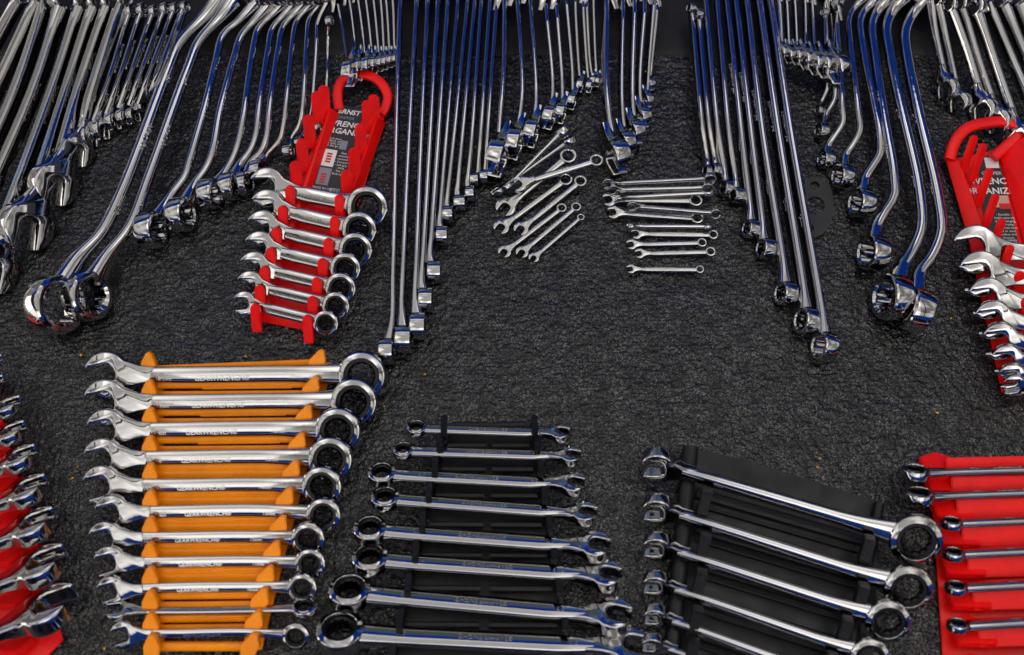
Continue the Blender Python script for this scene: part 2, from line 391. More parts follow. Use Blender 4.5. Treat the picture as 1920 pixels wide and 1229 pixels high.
def wrench(name, label, group, pts, axis, A, B, a, b, m=None, marks=(), axisB=None, ex=3.2):
    """A, B: (kind, radius, half thickness ratio, hand); pts from head A to head B; a, b: half width and half thickness of the shank"""
    m = m or CHROME
    pts = [np.asarray(p, float) for p in pts]; axis = nrm(axis); axisB = nrm(axisB) if axisB is not None else axis
    X, Y, Z = frame(pts[-1] - pts[0], axis)
    M = mat4(X, Y, Z, pts[0]); Mi = M.inverted()
    root = tag(empty(name, M), label, 'wrench', group)
    Rm = np.array(Mi.to_3x3()); loc = [Rm @ (p - pts[0]) for p in pts]
    axA, axB = Rm @ axis, Rm @ axisB
    pa = Path(loc)
    def head(E, c, t, ax):
        kind, R, hr, hand = E
        x, y, z = frame(t, ax); L = mat4(x, y, z, c) @ Matrix.Diagonal((R, R, R, 1))
        if kind == 'open': link('open_end', open_head(hr, min(b * 0.96 / (R * hr), 1.0), 1 if hand > 0 else -1, 1.0 if abs(hand) == 1 else 0.75), m, root, L)
        elif kind == 'box': link('box_end', box_head(hr), m, root, L)
        elif kind == 'dark': link('box_end', box_head(hr), DARKST, root, L)
        elif kind == 'ratchet':
            o = link('box_end', ratchet_head(hr), m, root, L)
            link('ratchet_gear', gear_ring(hr), GEAR, o, Matrix.Identity(4))
    head(A, loc[0], pa.tan(0), axA); head(B, loc[-1], -pa.tan(pa.L), axB)
    def lim(E): return E[1] * (1.35 if E[0] == 'open' else 0.86)
    s0, s1 = lim(A), pa.L - lim(B)
    if s1 - s0 < 0.004: s0, s1 = pa.L * 0.35, pa.L * 0.65
    LA = min(A[1] * 2.2, (s1 - s0) * 0.3); LB = min(B[1] * 2.2, (s1 - s0) * 0.3)
    us = np.concatenate([s0 + LA * np.linspace(0, 1, 8), np.linspace(s0 + LA, s1 - LB, 30 if len(pts) > 2 else 6)[1:-1], s1 - LB * np.linspace(1, 0, 8)])
    st = []
    for u in us:
        c = pa.at(u); t = pa.tan(u); k = u / pa.L; ax = nrm(axA * (1 - k) + axB * k)
        x, y, z = frame(ax, t); Zs = x; Ys = np.cross(Zs, t)
        aa, bb = a, b
        for E, d, LL in ((A, u - s0, LA), (B, s1 - u, LB)):
            q = max(0.0, 1 - d / LL); q = q * q * (3 - 2 * q) if E[0] == 'open' else q ** 1.9
            if E[0] == 'open': aa += (E[1] * 0.34 - a) * q; bb += (b * 0.9 - b) * q
            else: aa += (E[1] * 0.5 - a) * q if E[1] * 0.5 > a else 0; bb += (E[1] * E[2] * 0.82 - b) * q if E[1] * E[2] * .82 > b else 0
        st.append((c, Ys, Zs, aa, bb))
    link('shank', sweep('shank', st, 16, ex), m, root)
    for mk in marks:
        s, fr, size, side, flip = mk[:5]; mm = mk[5] if len(mk) > 5 else m; dy = mk[6] if len(mk) > 6 else 0.0
        u = pa.L * fr; c = pa.at(u); t = pa.tan(u); zz = frame(axA, t)[0] * side; x = t * (-1 if flip else 1)
        x, y, z = frame(x, zz)
        L = mat4(x, y, z, c + z * (b + size * 0.01) + y * dy) @ Matrix.Diagonal((size, size, size, 1))
        link('marking', text_mesh(s), mm, root, L)
    return root
def wr(name, label, group, p0, p1, z0, z1, axis, A, B, a, b, mid=(), **k):
    """pixel points: p0 (head A), p1 (head B); radii and half sizes in photo pixels"""
    u0 = mpp(p0[0], p0[1], z0); u1 = mpp(p1[0], p1[1], z1); um = (u0 + u1) / 2
    pts = [P(p0[0], p0[1], z0)] + [P(q[0], q[1], q[2]) for q in mid] + [P(p1[0], p1[1], z1)]
    mk = [(q[0], q[1], q[2] * um) + tuple(q[3:]) for q in k.pop('marks', ())]
    return wrench(name, label, group, pts, axis, (A[0], A[1] * u0, A[2], A[3] if len(A) > 3 else 1), (B[0], B[1] * u1, B[2], B[3] if len(B) > 3 else 1), a * um, b * um, marks=mk, **k)
def tilt(deg, az=0.0):
    """up vector tipped by deg towards the near edge (az 0), right (90) ..."""
    d, z = R_(deg), R_(az)
    return np.array([math.sin(d) * math.sin(z), -math.sin(d) * math.cos(z), math.cos(d)])
def lerp(a, b, t): return a + (b - a) * t
# ---------------------------------------------------------------- upper left: combination wrenches standing on edge
AX1 = nrm((0.76, -0.34, 0.54)); AX1b = nrm((0.93, -0.10, 0.36))
G = 'combination wrenches in the slanted row at the upper left'
rows = [  # open end centre, shank mid, box end centre, R open, R box
    ((-190, 480), (-60, 170), (40, -8), 40, 19), ((-160, 500), (-10, 170), (76, -6), 42, 20), ((-120, 500), (30, 165), (100, -34), 40, 22),
    ((-80, 500), (66, 160), (122, -6), 42, 33), ((-22, 505), (101, 162), (156, 0), 43, 23), ((48, 424), (127, 162), (182, 0), 42, 23),
    ((100, 346), (150, 162), (208, 0), 37, 23), ((143, 284), (176, 160), (232, -2), 27, 18),
    ((166, 256), (201, 160), (246, 22), 20, 15), ((190, 243), (220, 158), (268, 20), 19, 15), ((213, 227), (239, 157), (290, 23), 17, 14),
    ((233, 220), (257, 156), (311, 18), 16, 14), ((251, 216), (274, 154), (329, 18), 15, 13), ((268, 199), (290, 152), (347, 14), 13, 12)]
szs = ['', '', '', '30mm', '29mm', '27mm', '24mm', '22mm', '18mm', '17mm', '16mm', '15mm', '14mm', '13mm']
for i, (o, md, t, ro, rb) in enumerate(rows):
    big = i < 8
    ax = AX1 if big else AX1b
    zo = ro * mpp(*o) * (0.86 if big else 0.95)
    lab = ('large' if i < 7 else 'mid-size' if i < 8 else 'small') + ' chrome combination wrench on edge, %s from the left in the slanted upper left row' % ORD[i]
    mk = () if i < 3 else ((szs[i], 0.30, 13 if big else 9, 1, True), ('CHROME VANADIUM', 0.60, 9 if big else 7, 1, True))
    wr('combination_wrench', lab, G, o, t, zo, 0.034 if big else 0.026, ax, ('open', ro * 1.14, 0.40, 2 if big else 1), ('box', rb, 0.40), 14.5 if big else 9.0, 5.0 if big else 3.6,
       mid=[(md[0] + 3, md[1] + 3, 0.022)], marks=mk, ex=5.0)
# ---------------------------------------------------------------- left: deep offset box wrenches
AX2 = nrm((0.95, -0.05, 0.30)); AX2b = nrm((0.85, -0.15, 0.50))
G = 'offset box wrenches in the row left of the red rack'
rows = [  # ring centre, R, path towards the top
    ((103, 572), 56, [(150, 483), (190, 437), (233, 350), (312, 140), (338, 80), (395, 22)], (450, -45), 50, 11, 11),
    ((163, 556), 47, [(204, 478), (243, 425), (280, 330), (352, 130), (374, 78), (420, 28)], (470, -30), 44, 10, 10),
    ((283, 432), 35, [(324, 362), (347, 330), (357, 298), (382, 210), (404, 120), (419, 66), (448, 40)], (500, -14), 30, 7.5, 7.5),
    ((339, 403), 33, [(368, 342), (388, 312), (400, 280), (412, 212), (438, 112), (453, 68), (474, 43)], (526, -14), 28, 7.5, 7.5),
    ((394, 364), 29, [(424, 320), (440, 288), (450, 255), (458, 210), (476, 84), (485, 54), (505, 33)], (552, -12), 25, 6.5, 6.5),
    ((432, 350), 27, [(452, 306), (470, 280), (480, 252), (486, 200), (502, 96), (510, 56), (528, 33)], (572, -12), 23, 6, 6),
    ((458, 344), 23, [(472, 304), (490, 284), (500, 256), (506, 200), (521, 96), (530, 53), (547, 31)], (590, -12), 22, 6, 6),
    ((484, 318), 19, [(506, 284), (524, 264), (532, 232), (538, 180), (549, 74), (554, 46), (566, 27)], (604, -10), 18, 5, 5),
    ((541, 284), 14, [(548, 256), (560, 238), (566, 215), (571, 150), (576, 60), (579, 38), (590, 20)], (618, -10), 14, 4.5, 4.5),
    ((562, 268), 12, [(572, 240), (582, 215), (589, 150), (594, 70), (596, 42)], (618, -4), 12, 4, 4),
    ((598, 240), 11, [(610, 200), (613, 150), (615, 80)], (618, 40), 10, 3.6, 3.6)]
szs = [('32mm', '1BE2430'), ('24mm', '1BE2424'), ('27mm', '1BE2427'), ('22mm', '1BE2422'), ('19mm', ''), ('17mm', ''), ('16mm', ''), ('14mm', ''), ('12mm', ''), ('', ''), ('', '')]
for i, (c, R, mid, t, Rt, a, b) in enumerate(rows):
    zc = R * mpp(*c) * 0.84; n = len(mid)
    size = 'largest' if i == 0 else 'second largest' if i == 1 else 'medium' if i < 7 else 'small'
    lab = '%s chrome offset box wrench, %s from left in the row beside the red rack' % (size, ORD[i])
    hr = (0.40, 0.42, 0.5, 0.5, 0.5, 0.5, 0.5, 0.52, 0.55, 0.55, 0.55)[i]
    mk = []
    if szs[i][0]: mk.append((szs[i][0], 0.28, 16 - i, 1, False))
    if szs[i][1]: mk.append((szs[i][1], 0.47, 17 - 1.5 * i, 1, False))
    if szs[i][0]: mk.append((szs[i][0], 0.66, 15 - i, 1, False))
    wr('offset_box_wrench', lab, G, c, t, zc, 0.03, AX2b if i < 2 else AX2, ('box', R, hr), ('box', Rt, hr), a, b, mid=[(q[0], q[1], lerp(zc, 0.019, min(1, k / 3.0))) for k, q in enumerate(mid)], marks=mk, ex=2.5)
# ---------------------------------------------------------------- small open end wrenches above the red rack
AX3 = nrm((0.95, -0.15, 0.22))
G = 'small open end wrenches in the cluster above the red rack'
rows = [((657, 138), (637, 20), 25), ((672, 130), (658, 12), 22), ((689, 126), (674, 10), 20), ((701, 122), (688, 8), 17), ((713, 119), (702, 6), 15), ((722, 117), (715, 4), 14), ((732, 114), (725, 2), 13), ((741, 112), (737, 0), 12)]
for i, (o, t, R) in enumerate(rows):
    wr('open_end_wrench', 'small open end wrench, %s from left in the cluster above the red rack handle' % ORD[i], G, o, (t[0] - 6, t[1] - 34), R * mpp(*o) + (0.012 if i == 0 else 0.006), 0.03, AX3,
       ('open', R, 0.36, -1), ('open', R * 0.8, 0.36, 1), 5, 2.6, mid=[(t[0], t[1], 0.026)])
# ---------------------------------------------------------------- centre: long double box wrenches on edge
G = 'long double box wrenches in the centre left row'
rows = [  # head centre, shank just above the head, shank mid, shank top, R, half thickness px
    ((725, 659), (736, 596), (743, 300), (750, 40), 25, 14), ((757, 636), (754, 565), (766, 300), (780, 40), 26, 15.5), ((784, 612), (779, 560), (789, 300), (801, 40), 26, 15),
    ((799, 562), (791, 536), (805, 300), (820, 40), 23, 13.5), ((815, 510), (807, 484), (820, 300), (838, 40), 21, 13), ((829, 442), (824, 420), (834, 300), (856, 40), 18, 11),
    ((841, 402), (838, 383), (849, 290), (874, 40), 16.5, 10), ((863, 380), (858, 360), (865, 290), (888, 40), 15, 11), ((882, 363), (877, 343), (884, 280), (901, 40), 14.5, 8.5),
    ((890, 336), (897, 322), (901, 270), (917, 40), 12.5, 8), ((908, 331), (911, 318), (914, 270), (930, 40), 12.5, 7.5)]
for i, (c, s1, s2, s3, R, ht) in enumerate(rows):
    zc = R * mpp(*c); k = (s3[0] - s2[0]) / (s3[1] - s2[1])
    t1 = (s3[0] + k * -48, -8); t2 = (t1[0] + k * -30, -44)
    ax = nrm((1.0, -0.02, 0.03 + 0.10 * (i > 5)))
    wr('box_wrench', 'long straight double box wrench, %s from left in the centre left row' % ORD[i], G, c, t2, zc, 0.025, ax, ('box', R, ht / R), ('box', R * 0.9, ht / R), 12 if i < 5 else 9, 5.4 if i < 5 else 4.4,
       mid=[(s1[0], s1[1] + R * 0.2, zc * 1.05), (lerp(s1[0], s2[0], .25), lerp(s1[1], s2[1], .25), zc * 1.1 + .002), (s2[0], s2[1], 0.015), (s3[0], s3[1], 0.020), (t1[0], t1[1], 0.022)], ex=3.0)
# ---------------------------------------------------------------- upper centre: two fans of open end wrenches on edge
AX5 = nrm((0.92, -0.30, 0.10))
G = 'open end wrenches standing in the fan right of the long wrenches'
rows = [((933, 296), (946, 130), (947, -10), 36, 5), ((965, 270), (980, 182), (970, -10), 30, 4.6), ((997, 250), (1006, 190), (994, -10), 27, 4.4), ((1030, 220), (1037, 170), (1024, 8), 23, 4),
        ((1052, 212), (1055, 170), (1044, 10), 20, 3.8), ((1073, 190), (1074, 145), (1062, -6), 16, 3.4), ((1088, 160), (1085, 120), (1079, -2), 13, 3), ((1105, 162), (1101, 125), (1094, 10), 12, 2.8),
        ((1112, 152), (1107, 120), (1101, 12), 11, 2.6), ((1121, 153), (1118, 125), (1113, -2), 10, 2.6)]
for i, (o, md, t, R, b) in enumerate(rows):
    hr = 0.42
    wr('open_end_wrench', 'open end wrench on edge, %s from left in the fan above the diagonal loose pile' % ORD[i], G, o, (t[0], t[1] - 20), R * mpp(*o), 0.026, AX5, ('open', R, hr, -1), ('open', R * 0.8, hr, 1), R * .36 + 2, b * 1.1,
       mid=[(md[0], md[1], R * mpp(*o) + 0.003), (t[0], t[1], 0.024)])
AX6 = nrm((-0.88, -0.36, 0.22))
G = 'open end wrenches standing in the fan above the horizontal loose wrenches'
rows = [((1156, 294), (1137, 200), (1136, -10), 33, 5.4), ((1173, 270), (1164, 195), (1167, -2), 24, 4), ((1191, 248), (1184, 180), (1189, -10), 23, 4.4), ((1205, 220), (1198, 165), (1208, 0), 20, 4), ((1214, 188), (1214, 150), (1225, 0), 14, 3.4), ((1219, 158), (1220, 125), (1231, 16), 12, 3)]
for i, (o, md, t, R, b) in enumerate(rows):
    wr('open_end_wrench', 'open end wrench on edge, %s from left in the fan above the horizontal loose stack' % ORD[i], G, o, (t[0], t[1] - 20), R * mpp(*o), 0.026, AX6, ('open', R, 0.48, 1), ('open', R * 0.8, 0.45, 1), R * .36 + 2, b * 1.1,
       mid=[(md[0], md[1], R * mpp(*o) + 0.003), (t[0], t[1], 0.024)])
# ---------------------------------------------------------------- right of centre: long double box wrenches
AX8 = nrm((-0.93, -0.04, 0.36))
G = 'long double box wrenches in the centre right row'
rows = [((1327, 321), (1325, 309), (1315, 240), (1296, 22), 11, 7, 4), ((1341, 319), (1339, 306), (1328, 240), (1309, 33), 12, 7, 4), ((1362, 354), (1358, 336), (1343, 240), (1321, 0), 16, 8.5, 4.6), ((1382, 367), (1378, 350), (1363, 240), (1342, 0), 15, 9.5, 4.8),
        ((1409, 430), (1406, 411), (1386, 240), (1360, 0), 18, 12, 5), ((1436, 467), (1430, 446), (1404, 240), (1377, 0), 20, 12, 5.2), ((1474, 551), (1471, 530), (1425, 240), (1397, 0), 23, 14, 5.8), ((1512, 602), (1509, 579), (1454, 240), (1420, 0), 26, 14, 6.4), ((1547, 650), (1544, 625), (1477, 240), (1441, 0), 28, 16, 6.8)]
for i, (c, s1, s2, s3, R, ht, b) in enumerate(rows):
    zc = R * mpp(*c); k = (s3[0] - s2[0]) / (s3[1] - s2[1]); ztop = 0.022
    t2 = (s3[0] - k * 60, s3[1] - 60) if i > 1 else (s3[0], s3[1] - 6)
    wr('box_wrench', 'long straight double box wrench, %s from left in the centre right row' % ORD[i], G, c, t2, zc, ztop + .004, AX8, ('box', R, ht / R), ('box', R * 0.9, ht / R), b * 2.1, b * 1.08,
       mid=[(s1[0], s1[1] + R * .2, zc * 1.15), (lerp(s1[0], s2[0], .22), lerp(s1[1], s2[1], .22), zc * 1.2), (s2[0], s2[1], 0.0165), (s3[0], s3[1], ztop)], ex=3.0,
       marks=() if i < 4 else (('COMBINATION', 0.55, 10, 1, True), ('%dmm' % (9 + 2 * i), 0.3, 11, 1, True)))
AX9 = nrm((-0.90, -0.30, 0.32))
G = 'small open end wrenches in the cluster left of the deep offset wrenches'
rows = [((1466, 98), (1461, 8), 14), ((1479, 104), (1474, 5), 15), ((1494, 106), (1489, 2), 16), ((1510, 112), (1508, 2), 19), ((1528, 120), (1521, 4), 21), ((1546, 124), (1545, 10), 23), ((1569, 130), (1566, 22), 28)]
for i, (o, t, R) in enumerate(rows):
    wr('open_end_wrench', 'small open end wrench, %s from left in the cluster beside the right offset wrenches' % ORD[i], G, o, (t[0] - 2, t[1] - 26), R * mpp(*o) + 0.014, 0.034, AX9, ('open', R, 0.38, 1), ('open', R * .8, 0.38, 1), 5.5, 2.8, mid=[(t[0], t[1], 0.03)])
# ---------------------------------------------------------------- right: deep offset box wrenches
AX7 = nrm((-0.95, -0.05, 0.32))
G = 'offset box wrenches in the row right of the centre'
rows = [((1537, 207), 10, [(1541, 190), (1550, 170), (1553, 145), (1551, 90)], (1546, 24), 4.2, .6),
        ((1541, 246), 15, [(1550, 214), (1565, 186), (1567, 160), (1564, 100), (1560, 40)], (1556, 0), 4.8, .6),
        ((1549, 299), 18, [(1552, 276), (1566, 254), (1580, 230), (1579, 196), (1574, 110), (1569, 40)], (1572, -10), 5.4, .6),
        ((1580, 331), 23, [(1587, 290), (1600, 270), (1612, 245), (1608, 200), (1593, 70), (1592, 34), (1606, 10)], (1640, -24), 6, .56),
        ((1616, 381), 28, [(1622, 336), (1636, 312), (1650, 288), (1650, 255), (1636, 182), (1616, 80), (1613, 38), (1628, 12)], (1668, -26), 7.4, .56),
        ((1638, 474), 34, [(1641, 432), (1656, 402), (1676, 368), (1676, 330), (1657, 215), (1640, 100), (1635, 48), (1650, 14)], (1690, -30), 8.6, .54),
        ((1674, 558), 44, [(1688, 506), (1710, 470), (1727, 425), (1722, 350), (1690, 205), (1668, 100), (1662, 50), (1680, 10)], (1720, -34), 10, .48),
        ((1718, 582), 42, [(1722, 516), (1748, 478), (1764, 432), (1758, 370), (1720, 205), (1700, 105), (1697, 60), (1722, 12)], (1765, -30), 10.5, .48)]
for i, (c, R, mid, t, a, hr) in enumerate(rows):
    zc = R * mpp(*c) * .9
    size = ('smallest', 'second smallest', 'small', 'medium', 'medium', 'large', 'very large', 'very large')[i]
    ax = AX7 if i < 7 else nrm((-0.93, 0.25, 0.22))
    wr('offset_box_wrench', size + ' chrome offset box wrench, %s from left in the right hand offset row' % ORD[i], G, c, t, zc, 0.03, ax, ('box', R, hr), ('box', R * .9, hr), a, a, ex=2.5,
       mid=[(q[0], q[1], lerp(zc, 0.019, min(1, k / 3.0))) for k, q in enumerate(mid)], marks=() if i < 5 else (('%dmm' % (22 + 3 * (i - 5)), .35, 13, 1, True), ('CR-V', .55, 12, 1, True)))
# ---------------------------------------------------------------- upper right: combination wrenches on edge
AX10 = nrm((-0.78, -0.30, 0.50))
G = 'combination wrenches in the row at the upper right'
rows = [((1775, 166), (1752, 60), (1744, -8), 22, 10, 5), ((1798, 192), (1772, 70), (1757, 0), 22, 13, 5), ((1845, 206), (1814, 100), (1781, 8), 25, 16, 5.4), ((1872, 228), (1832, 110), (1801, 7), 26, 16, 5.6), ((1913, 262), (1868, 130), (1828, 12), 30, 22, 6.4),
        ((1985, 320), (1890, 100), (1845, -8), 34, 22, 7), ((2010, 300), (1914, 90), (1876, -6), 34, 24, 7.4), ((2040, 300), (1940, 90), (1906, -8), 34, 24, 7.4)]
for i, (o, md, t, R, rb, b) in enumerate(rows):
    wr('combination_wrench', 'combination wrench on edge, %s from left in the upper right corner row' % ORD[i], G, o, t, R * mpp(*o) * .88, 0.03, AX10, ('open', R, 0.38, -1), ('box', rb, 0.42), b * 1.5, b * .72, ex=5.0,
       mid=[(md[0], md[1], 0.02)], marks=(('%dmm' % (12 + i), .35, 10, 1, True), ('CR-V', .6, 9, 1, True)))
# ---------------------------------------------------------------- loose satin wrenches in the middle
G = 'loose wrenches in the fanned pile in the middle'
rows = [((951, 350), (1054, 246), 13, 15, .016, .024, tilt(-62, 40), 5.0, 'brownish dark combination wrench on edge, uppermost of the fanned loose pile'),
        ((934, 357), (1066, 264), 14, 15, .012, .018, tilt(-48, 40), 5.6, 'dark faced combination wrench tipped on its side, second from top of the fanned pile'),
        ((948, 390), (1065, 294), 19, 16, .005, .012, tilt(6, 0), 6.6, 'satin combination wrench with the widest open jaw, crossed over by another loose wrench'),
        ((972, 346), (1118, 302), 16, 13, .016, .012, tilt(4, 0), 6.2, 'satin combination wrench lying across the others, its ring furthest right in the fanned pile'),
        ((940, 427), (1060, 338), 15, 13.5, .005, .005, tilt(3, 0), 5.6, 'satin combination wrench just below the crossed pair in the fanned pile'),
        ((977, 430), (1088, 341), 14, 12, .005, .005, tilt(3, 0), 5.4, 'satin combination wrench with smooth ring, fourth from the bottom of the fanned pile'),
        ((946, 473), (1053, 391), 12.5, 9.5, .004, .004, tilt(3, 0), 4.6, 'slim satin combination wrench with half shaded ring, third from the bottom of the fanned pile'),
        ((979, 474), (1080, 389), 12, 9.5, .004, .004, tilt(3, 0), 4.6, 'slim satin combination wrench, second from the bottom of the fanned pile'),
        ((1001, 484), (1089, 408), 10, 7, .0035, .0035, tilt(3, 0), 3.9, 'smallest satin combination wrench at the bottom of the fanned pile')]
for p0, p1, ro, rb, z0, z1, ax, a, lab in rows:
    dark = z0 > .011 and ro < 15
    wr('combination_wrench', lab, G, p0, p1, z0, z1, ax, ('open', ro, .30, 1), ('box', rb, .42), a, a * .62, m=CHROME if dark else SATIN, marks=((('DROP FORGED', .5, 7, 1, False),) if a > 4.5 else ()))
G = 'loose wrenches in the horizontal stack right of the middle'
rows = [((1140, 345), (1330, 336), 12, 13, .014, .018, tilt(68, 0), 5.0, 'bright chrome combination wrench on edge at the top of the horizontal loose stack'),
        ((1150, 357), (1326, 353), 11, 12, .012, .014, tilt(62, 0), 5.0, 'chrome combination wrench on edge, second from top of the horizontal loose stack'),
        ((1160, 371), (1328, 362), 11, 11, .009, .010, tilt(-42, 0), 5.0, 'thin combination wrench on edge with curved ring end, third from top of the horizontal stack'),
        ((1142, 375), (1304, 377), 14, 13, .006, .005, tilt(4, 0), 6.0, 'wide satin combination wrench with flat teardrop ring, fourth from top of the horizontal stack'),
        ((1186, 388), (1342, 401), 11, 11, .012, .014, tilt(60, 0), 4.6, 'bluish chrome combination wrench on edge, fifth from top of the horizontal stack'),
        ((1150, 399), (1307, 410), 13, 12, .005, .005, tilt(4, 0), 5.4, 'satin combination wrench with large jaw and teardrop ring, sixth from top of the horizontal stack'),
        ((1184, 424), (1327, 425), 9, 9, .009, .009, tilt(-48, 0), 4.4, 'dark sided combination wrench on edge, fifth from the bottom of the horizontal stack'),
        ((1193, 439), (1337, 441), 11, 9.5, .004, .004, tilt(4, 0), 5.2, 'satin combination wrench, fourth from the bottom of the horizontal stack'),
        ((1184, 459), (1316, 456), 10.5, 9, .004, .004, tilt(4, 0), 4.4, 'satin combination wrench with dull blue grey neck, third from the bottom of the horizontal stack'),
        ((1199, 476), (1332, 473), 10, 9.5, .004, .004, tilt(4, 0), 4.6, 'satin combination wrench, second from the bottom of the horizontal stack'),
        ((1183, 505), (1312, 506), 9, 8, .0035, .0035, tilt(4, 0), 4.6, 'short satin combination wrench alone at the bottom of the horizontal stack')]
for p0, p1, ro, rb, z0, z1, ax, a, lab in rows:
    dark = z0 > .008
    wr('combination_wrench', lab, G, p0, p1, z0, z1, ax, ('open', ro, .30, 1), ('box', rb, .42), a, a * (.8 if dark else .62), m=CHROME if dark else SATIN, marks=((('FORGED STEEL', .5, 6.5, 1, False),) if a > 4.5 else ()))
# ---------------------------------------------------------------- rack pieces
def plate(name, pts, th, m, parent=None, kind=None, bev=0.0006):
    """polygon of (px, py, z) with thickness th below it"""
    q = [P(*p) for p in pts]; n = np.zeros(3)
    for i in range(len(q)): n += np.cross(q[i], q[(i + 1) % len(q)])
    n = nrm(n); n = n if n[2] > 0 else -n
    v = [p for p in q] + [p - n * th for p in q]; N = len(q)
    f = [tuple(range(N)), tuple(reversed(range(N, 2 * N)))] + [(i, (i + 1) % N, N + (i + 1) % N, N + i) for i in range(N)]
    me = mesh(name, v, f, False)
    if bev:
        bm = bmesh.new(); bm.from_mesh(me); bmesh.ops.bevel(bm, geom=list(bm.edges), offset=bev, segments=2, affect='EDGES', clamp_overlap=True); bm.to_mesh(me); bm.free()
        me.shade_smooth(); me.set_sharp_from_angle(angle=R_(40))
    o = link(name, me, m); 
    if parent is not None:
        o.parent = parent; o.matrix_parent_inverse = parent.matrix_world.inverted()
    return o
PC = {}
def prong_mesh(kind, prof, th):
    if kind in PC: return PC[kind]
    N = len(prof); v = [(x, y, th / 2) for x, y in prof] + [(x, y, -th / 2) for x, y in prof]
    f = [tuple(range(N)), tuple(reversed(range(N, 2 * N)))] + [(i, (i + 1) % N, N + (i + 1) % N, N + i) for i in range(N)]
    me = mesh('prong', v, f, False)
    bm = bmesh.new(); bm.from_mesh(me); bmesh.ops.bevel(bm, geom=list(bm.edges), offset=0.0008, segments=2, affect='EDGES', clamp_overlap=True); bm.to_mesh(me); bm.free()
    me.shade_smooth(); me.set_sharp_from_angle(angle=R_(40)); PC[kind] = me; return me
def put(parent, name, me, m, x, z, org, sc_=1.0):
    X, Y, Z = frame(x, z); o = link(name, me, m, parent)
    o.matrix_local = parent.matrix_world.inverted() @ mat4(X, Y, Z, org) @ Matrix.Diagonal((sc_, sc_, sc_, 1)); return o
def fingr(wd, ln):
    r = wd / 2; pts = [(-r, 0), (r, 0), (r, ln - r)]
    for i in range(1, 8): pts.append((r * math.cos(math.pi * i / 8), ln - r + r * math.sin(math.pi * i / 8)))
    return pts + [(-r, ln - r)]
def bar_px(name, p0, p1, a, b, m, parent, axis=(0, 0, 1), mid=(), ex=4.0):
    pts = [P(*p0)] + [P(*q) for q in mid] + [P(*p1)]; pa = Path(pts); st = []
    for u in np.linspace(0, pa.L, 2 if len(pts) == 2 else 36):
        t = pa.tan(u); z = frame(t, axis)[0]; zz = frame(axis, t)[0]; st.append((pa.at(u), np.cross(zz, t), zz, a, b))
    o = link(name, sweep(name, st, 14, ex), m, parent); o.matrix_local = parent.matrix_world.inverted(); return o
def txt(parent, s, px, size, m, xdir, zdir, shear=0.0, bold=0.0, name='lettering'):
    X, Y, Z = frame(xdir, zdir); o = link(name, text_mesh(s, shear, bold), m, parent)
    o.matrix_local = parent.matrix_world.inverted() @ mat4(X, Y, Z, px) @ Matrix.Diagonal((size, size, size * 0.1, 1)); return o
def quad(parent, name, org, xd, zd, x0, y0, x1, y1, m, lift=0.0):
    X, Y, Z = frame(xd, zd); h = 0.0002
    v = [org + X * x + Y * y + Z * (lift + k) for k in (0, h) for x, y in ((x0, y0), (x1, y0), (x1, y1), (x0, y1))]
    f = [(0, 3, 2, 1), (4, 5, 6, 7), (0, 1, 5, 4), (1, 2, 6, 5), (2, 3, 7, 6), (3, 0, 4, 7)]
    o = link(name, mesh(name, v, f, False), m, parent); o.matrix_local = parent.matrix_world.inverted(); return o
def rack_root(name, label, px, group=None):
    return tag(empty(name, Matrix.Translation(Vector(P(*px, 0.0)))), label, 'rack', group)
# ---------------------------------------------------------------- red rack with ratcheting wrenches, left of the centre
TA = 33; AXA = tilt(TA); RA = rack_root('wrench_rack', 'red plastic wrench rack with loop handle and black printed card, left of centre', (600, 400))
lt = [(606, 162), (593, 173), (578, 217), (565, 262), (553, 304), (543, 350), (529, 388), (517, 429), (507, 467), (495, 502), (486, 537), (478, 572)]
rt_ = [(700, 179), (688, 190), (675, 234), (663, 279), (649, 321), (636, 367), (627, 408), (615, 449), (604, 487), (593, 523), (585, 558), (576, 593)]
plate('base', [(622, 205, .003), (722, 216, .003), (680, 360, .003), (588, 622, .003), (470, 598, .003), (560, 330, .003)], .0028, RED, RA)
ZT = .030
tdir = np.array([0, math.cos(R_(55)), math.sin(R_(55))])
for side, L in ((0, lt), (1, rt_)):
    for i, (x, y) in enumerate(L):
        n = len(L); wv = i >= 5
        td = np.array([0, math.cos(R_(48)), math.sin(R_(48))])
        xd = np.array([1.0, -0.10, 0]) if wv else nrm((0.80, 0.25, -0.45))
        xd = nrm(xd - td * xd.dot(td))
        ln = .026 if wv else .032
        tip = P(x, y - 2, ZT - (0.004 if wv else 0)); base = tip - td * ln
        Z = np.cross(nrm(xd), td)
        put(RA, 'prong', prong_mesh('A%d' % wv, fingr(.0085 if wv else .0105, ln), .0055 if wv else .0042), RED, xd, Z, base)
# side walls under the prongs
for s, L in ((0, lt), (1, rt_)):
    ox = 0 if s == 0 else 0
    v = [(L[0][0] + (14 if s == 0 else 8), L[0][1] + 40, .016), (L[-1][0] + (6 if s == 0 else 4), L[-1][1] + 18, .006), (L[-1][0] + (22 if s == 0 else 8), L[-1][1] + 22, .003), (L[0][0] + (32 if s == 0 else 24), L[0][1] + 52, .003)]
    plate('side_wall', v, .003, RED, RA)
bar_px('handle', (636, 206, .006), (716, 214, .006), .0046, .0028, RED, RA, mid=[(633, 178, .010), (640, 154, .012), (660, 142, .012), (690, 142, .012), (714, 156, .012), (727, 180, .010), (724, 200, .008)])
